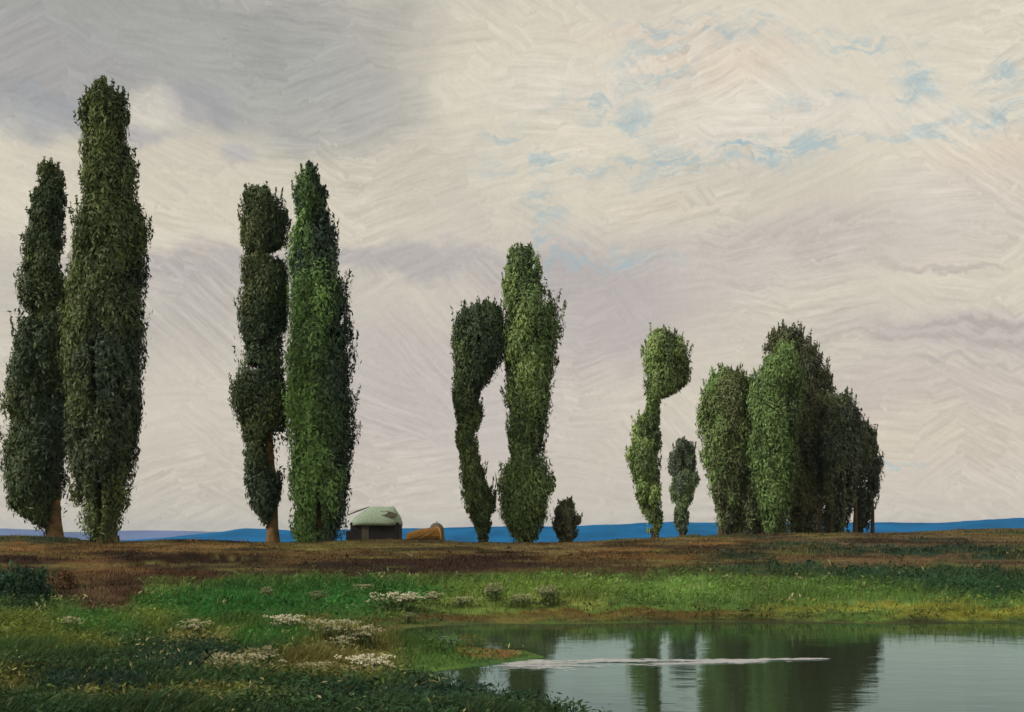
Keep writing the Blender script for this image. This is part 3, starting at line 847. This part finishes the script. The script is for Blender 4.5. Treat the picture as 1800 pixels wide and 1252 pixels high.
def build_shelter():
    d = 110.0
    s = d / F
    x, z = foot(742, d)
    root = thing('shelter', (x, d, z), 'low ochre vaulted straw shelter with orange rimmed mouth right of the hut', 'shelter', rz=math.radians(28))
    zt = H + (YH - 927) * s - z
    n, ln, w = 18, 1.45, 0.85

    def vault(x0, x1, rw, h, t0):
        V = []
        xs = np.linspace(x0, x1, 9)
        for xx in xs:
            g = 1 - 0.55 * ((x1 - xx) / (x1 - x0)) ** 2.2
            for q in range(n + 1):
                a = math.pi * q / n
                V.append((xx, -math.cos(a) * rw * g * (1 + 0.06 * float(nz(xx * 3, q * 0.9))), t0 + (h - t0) * math.sin(a) ** 0.8 * g + 0.07 * float(nz2(xx * 2.4, q * 0.8)) * math.sin(a)))
        Fs = []
        for i in range(len(xs) - 1):
            for q in range(n):
                a = i * (n + 1) + q
                Fs.append((a, a + 1, a + n + 2, a + n + 1))
        Fs.append(tuple(range(n + 1)))
        Fs.append(tuple(reversed(range((len(xs) - 1) * (n + 1), len(xs) * (n + 1)))))
        Fs.append(tuple([i * (n + 1) for i in range(len(xs))][::-1] + [i * (n + 1) + n for i in range(len(xs))]))
        return V, Fs
    V, Fs = vault(-ln, ln, w, zt, 0.32)
    mesh_obj('roof', V, Fs, M_ochre, root)
    V, Fs = boxv(-ln * 0.96, ln * 0.97, -w * 0.86, w * 0.86, -0.3, 0.34)
    bevel(mesh_obj('wall', V, Fs, M_wall, root), 0.08)
    pts = [(ln + 0.01, -math.cos(math.pi * q / 16) * w, 0.32 + (zt - 0.32) * math.sin(math.pi * q / 16) ** 0.8) for q in range(17)]
    V, Fs = tube(pts, [0.075] * 17, 7)
    mesh_obj('rim', V, Fs, M_rim, root, smooth=True)


def build_haystack():
    d = 114.0
    s = d / F
    x, z = foot(767, d)
    root = thing('haystack', (x, d, z), 'grey brown round topped haystack behind the ochre shelter', 'haystack')
    ht = H + (YH - 919) * s - z
    V, Fs = [], []
    n = 28
    prof = [(-0.3, .72), (0.25 * ht, .76), (0.5 * ht, .74), (0.72 * ht, .68), (0.88 * ht, .52), (0.97 * ht, .28)]
    for r, (zz, rr) in enumerate(prof):
        for q in range(n):
            a = 2 * math.pi * q / n
            k = rr * (1 + 0.09 * float(nz(q * 0.9, r * 1.7)))
            V.append((math.cos(a) * k, math.sin(a) * k, zz + 0.04 * float(nz2(q * 0.8, r))))
    V.append((0.05, 0, ht))
    for r in range(len(prof) - 1):
        for q in range(n):
            q2 = (q + 1) % n
            Fs.append((r * n + q, r * n + q2, (r + 1) * n + q2, (r + 1) * n + q))
    b = (len(prof) - 1) * n
    for q in range(n): Fs.append((b + q, b + (q + 1) % n, len(V) - 1))
    mesh_obj('stack', V, Fs, M_hay, root, smooth=True)
    V, Fs = tube([(0.05, 0, ht * 0.7), (0.06, 0, ht + 0.10), (0.07, 0, ht + 0.16)], [0.045, 0.04, 0.03], 6)
    mesh_obj('pole', V, Fs, M_dark_bark, root)


build_hut()
build_shelter()
build_haystack()

# ------------------------------------------------------------------ grass
def build_grass():
    n = 380000
    rg = np.random.default_rng(5)
    u = rg.uniform(-0.57, 0.57, n)
    t = rg.random(n)
    Y = 1.0 / (1 / 10.5 + (1 / 66.0 - 1 / 10.5) * t ** 0.85)
    Y[: n // 5] = rg.uniform(45, 68, n // 5)
    X = u * Y
    ok = pond_distance(X, Y) > 0.12
    # tufts: blades gather round common points
    X = X + rg.normal(0, 0.02, n); X, Y = X[ok], Y[ok]
    Z = height(X, Y)
    C = ground_tint(X, Y, Z)
    n = len(X)
    tall = 0.5 + 0.9 * np.clip(nz.fbm(X * 0.9, Y * 0.9) + 0.35, 0, 1.2)
    s = pond_distance(X, Y)
    edge = 0.18 + 0.82 * sstep(0.1, 2.2, s)
    hgt = rg.uniform(0.12, 0.32, n) * tall * edge * (1 - 0.45 * sstep(34, 52, Y))
    bare = (C[:, 0] > C[:, 1] * 1.05)
    hgt = hgt * np.where(bare, 0.5, 1.0)
    wid = np.maximum(0.010, Y * 0.00042) * rg.uniform(0.7, 1.5, n)
    a = rg.random(n) * 2 * math.pi
    lean = rg.uniform(0.15, 0.9, n) * hgt
    dirx, diry = np.cos(a), np.sin(a)
    wind = 0.35 * hgt
    bx, by = np.cos(a + 1.3) * wid * 0.5, np.sin(a + 1.3) * wid * 0.5
    P0 = np.stack([X - bx, Y - by, Z - 0.01], -1)
    P1 = np.stack([X + bx, Y + by, Z - 0.01], -1)
    mx, my = X + dirx * lean * 0.3, Y + diry * lean * 0.3
    P2 = np.stack([mx + bx * 0.8, my + by * 0.8, Z + hgt * 0.6], -1)
    P3 = np.stack([mx - bx * 0.8, my - by * 0.8, Z + hgt * 0.6], -1)
    P4 = np.stack([X + dirx * lean + wind, Y + diry * lean, Z + hgt], -1)
    V = np.stack([P0, P1, P2, P3, P4], 1).reshape(-1, 3)
    b = np.arange(n)[:, None] * 5
    Ft = np.concatenate([b + np.array([[0, 1, 2]]), b + np.array([[0, 2, 3]]), b + np.array([[3, 2, 4]])])
    C = C * (1 + rg.normal(0, 0.22, (n, 1))) + rg.normal(0, 0.006, (n, 3))
    dry = rg.random(n) < 0.05
    C[dry] = C[dry] * 0.4 + lin((170, 158, 104)) * 0.5
    C = np.clip(C, 0.004, 0.6)
    o = mesh_obj('grass', V, Ft, M_grass, colours=np.repeat(C, 5, 0))
    tag(o, 'rough meadow grass covering the bank and the foreground', 'grass', kind='stuff')


build_grass()


def build_cover():
    '''Broad leaves of dock, clover and meadow herbs low among the grass.'''
    rg = np.random.default_rng(15)
    nc = 21000
    u = rg.uniform(-0.57, 0.57, nc)
    Y = 1.0 / (1 / 10.5 + (1 / 50.0 - 1 / 10.5) * rg.random(nc) ** 0.9)
    X = u * Y
    ok = (pond_distance(X, Y) > 0.25) & (nz.fbm(X * 0.8 + 5, Y * 0.8) > -0.12)
    X, Y = X[ok], Y[ok]
    Z = height(X, Y)
    C = ground_tint(X, Y, Z)
    ok = (C[:, 0] < C[:, 1] * 1.1) | (rg.random(len(X)) < 0.06)
    X, Y, Z, C = X[ok], Y[ok], Z[ok], C[ok]; nc = len(X)
    C = C * (1 + rg.normal(0, 0.28, (nc, 1)))
    pale = rg.random(nc) < 0.02
    C[pale] = lin((176, 170, 120)) * 0.9
    k = 8
    sp = rg.uniform(0.05, 0.14, nc)
    P = np.stack([X, Y, Z], -1)[:, None, :] + rg.normal(size=(nc, k, 3)) * sp[:, None, None] * np.array([1.3, 1.0, 0.0])
    P[..., 2] += rg.uniform(0.03, 0.24, (nc, k))
    Nn = rg.normal(size=(nc, k, 3)) * 0.6 + np.array([0, -0.3, 0.8])
    Nn /= np.linalg.norm(Nn, axis=2, keepdims=True)
    P, Nn = P.reshape(-1, 3), Nn.reshape(-1, 3)
    sz = np.maximum(0.022, P[:, 1] * 0.0012) * rg.uniform(0.6, 1.6, len(P))
    V, Fq = leaf_quads(P, Nn, sz, rg, 3.2)
    C = np.repeat(np.clip(C, 0.004, 0.6), k, 0) * (1 + rg.normal(0, 0.12, (nc * k, 1)))
    o = mesh_obj('ground_cover', V, Fq, M_grass, colours=np.repeat(np.clip(C, 0.003, 0.7), 4, 0))
    tag(o, 'broad leaved herbs low among the meadow grass', 'herbs', kind='stuff')


build_cover()

# ------------------------------------------------------------------ pale meadow flowers
M_petal = material('cream_petals', base=(0.66, 0.62, 0.46), rough=0.7, noise_scale=30, noise_amt=0.12, trans=0.2)
M_pale = material('sage_cream_petals', base=(0.40, 0.38, 0.24), rough=0.7, noise_scale=30, noise_amt=0.2, trans=0.2)
M_stalk = material('flower_stalks', base=(0.10, 0.14, 0.05), rough=0.7, noise_scale=20, noise_amt=0.3, trans=0.2)


def flower_proto(seed, w, dep, h, heads):
    """A low clump: leafy stalks, each ending in a flat head of small florets."""
    rg = np.random.default_rng(seed)
    sv, pv, pc = [], [], []
    for k in range(heads):
        x, y = rg.normal(0, w * 0.4), rg.normal(0, dep * 0.4)
        hh = h * rg.uniform(0.6, 1.1)
        tx, ty = x + rg.normal(0, 0.03), y + rg.normal(0, 0.03)
        sv.append(tube([(x, y, -0.03), ((x + tx) / 2, (y + ty) / 2, hh * 0.6), (tx, ty, hh)], [0.006, 0.005, 0.003], 4))
        m = int(rg.integers(9, 17))
        R = rg.uniform(0.04, 0.11)
        for f in range(m):
            rr = R * math.sqrt(rg.random()); a = rg.random() * 6.283
            pv.append((tx + rr * math.cos(a), ty + rr * math.sin(a), hh + 0.012 * rg.normal() - rr * 0.25))
    P = np.array(pv); nn = rg.normal(size=(len(P), 3)) * 0.5 + np.array([0, -0.35, 0.9])
    nn /= np.linalg.norm(nn, axis=1, keepdims=True)
    V, Fq = leaf_quads(P, nn, rg.uniform(0.02, 0.042, len(P)), rg, 1.1)
    LP = np.stack([rg.normal(0, w * 0.45, heads * 5), rg.normal(0, dep * 0.45, heads * 5), rg.uniform(0.02, h * 0.7, heads * 5)], -1)
    ln = rg.normal(size=LP.shape) + np.array([0, 0, .6]); ln /= np.linalg.norm(ln, axis=1, keepdims=True)
    lv, lf = leaf_quads(LP, ln, rg.uniform(0.03, 0.06, len(LP)), rg, 2.0)
    S = join(sv + [(lv, lf.tolist())])
    return (V, Fq), S


PROTO = [flower_proto(31, 0.45, 0.22, 0.36, 40), flower_proto(32, 0.30, 0.2, 0.34, 24), flower_proto(33, 0.7, 0.4, 0.34, 44), flower_proto(34, 0.65, 0.18, 0.36, 52)]
made = {}


def flowers(px, py, kind, label, group=None, scale=1.0, rz=0.0):
    # walk out along the sight line until the turf is met
    ys = np.linspace(9, 60, 1200)
    xs = (px - 900) / F * ys
    zs = height(xs, ys)
    rows = YH + F * (H - zs) / ys
    i = int(np.argmax(rows < py))
    loc = (xs[i], ys[i], zs[i])
    root = thing('flowering_plant', loc, label, 'flowers', group, rz)
    root.scale = (scale,) * 3
    if kind not in made:
        (V, Fq), (SV, SF) = PROTO[kind]
        made[kind] = (mesh_obj('blossoms', V, Fq, M_petal if kind in (0, 3) else M_pale, root), mesh_obj('foliage', SV, SF, M_stalk, root))
    else:
        for src in made[kind]:
            c = src.copy(); COL.objects.link(c); c.parent = root
    return root


GF = 'small pale flower clumps scattered through the meadow'
flowers(700, 1074, 3, 'brightest long clump of cream white flowers in the far meadow above the pond', scale=1.15)
flowers(760, 1066, 1, 'short white flower clump just right of the brightest long clump', scale=1.0)
flowers(505, 1116, 0, 'bright curved spray of white flowers standing alone in the dark green grass', scale=0.9)
flowers(590, 1128, 2, 'broad pale flower clump on the tan grass left of the pond', scale=1.0)
flowers(640, 1140, 1, 'pale flower clump beside the broad one on the tan grass', scale=1.0)
flowers(430, 1192, 2, 'nearest large cream flower clump left of centre among ochre grass', scale=0.8)
flowers(650, 1202, 0, 'cream flower clump in front of the dark grass at the near pond edge', scale=0.9)
flowers(340, 1125, 1, 'tan white flowers at the top of the dark grass hollow', scale=1.0)
for px, py, k, sc, lb in (
        (870, 1058, 1, 1.3, 'faint cream flower clump, leftmost of three in a row above the pond'),
        (915, 1066, 2, 0.8, 'faint cream flower clump, middle of three in a row above the pond'),
        (965, 1064, 1, 1.4, 'faint cream flower clump, rightmost of three in a row above the pond'),
        (815, 1068, 2, 0.7, 'faint flower clump between the brightest long clump and the row of three'),
        (560, 1062, 1, 0.9, 'tiny pale flower clump in the green meadow below the hut'),
        (470, 1054, 1, 0.9, 'tiny pale flower clump in the green meadow, farthest left of the far ones'),
        (640, 1044, 2, 0.7, 'faint flower clump farthest back, near the dark brown bank'),
        (720, 1096, 1, .7, 'faint flower clump below the brightest long clump, near the brown shore'),
        (600, 1150, 1, .8, 'pale flower clump just in front of the broad one on tan grass'),
        (470, 1176, 1, .8, 'small pale flower clump right behind the nearest large cream clump'),
        (560, 1196, 2, .6, 'pale flower clump between the nearest large clump and the pond edge'),
        (120, 1112, 1, .8, 'lone pale flower clump in yellow green grass near the left edge')):
    flowers(px, py, k, lb, GF, sc, rz=random.uniform(0, 6))

# ------------------------------------------------------------------ air
def build_haze():
    V, Fs = boxv(-5200, 5200, -5200, 5200, -14, 26.5)
    m = bpy.data.materials.new('thin_haze')
    m.use_nodes = True
    nt = m.node_tree; nt.nodes.clear()
    v = nt.nodes.new('ShaderNodeVolumePrincipled')
    v.inputs['Color'].default_value = (0.66, 0.78, 0.95, 1)
    v.inputs['Density'].default_value = 0.00009
    o = nt.nodes.new('ShaderNodeOutputMaterial')
    nt.links.new(v.outputs[0], o.inputs['Volume'])
    tag(mesh_obj('haze', V, Fs, m), kind='stuff')


if HAZE:
    build_haze()
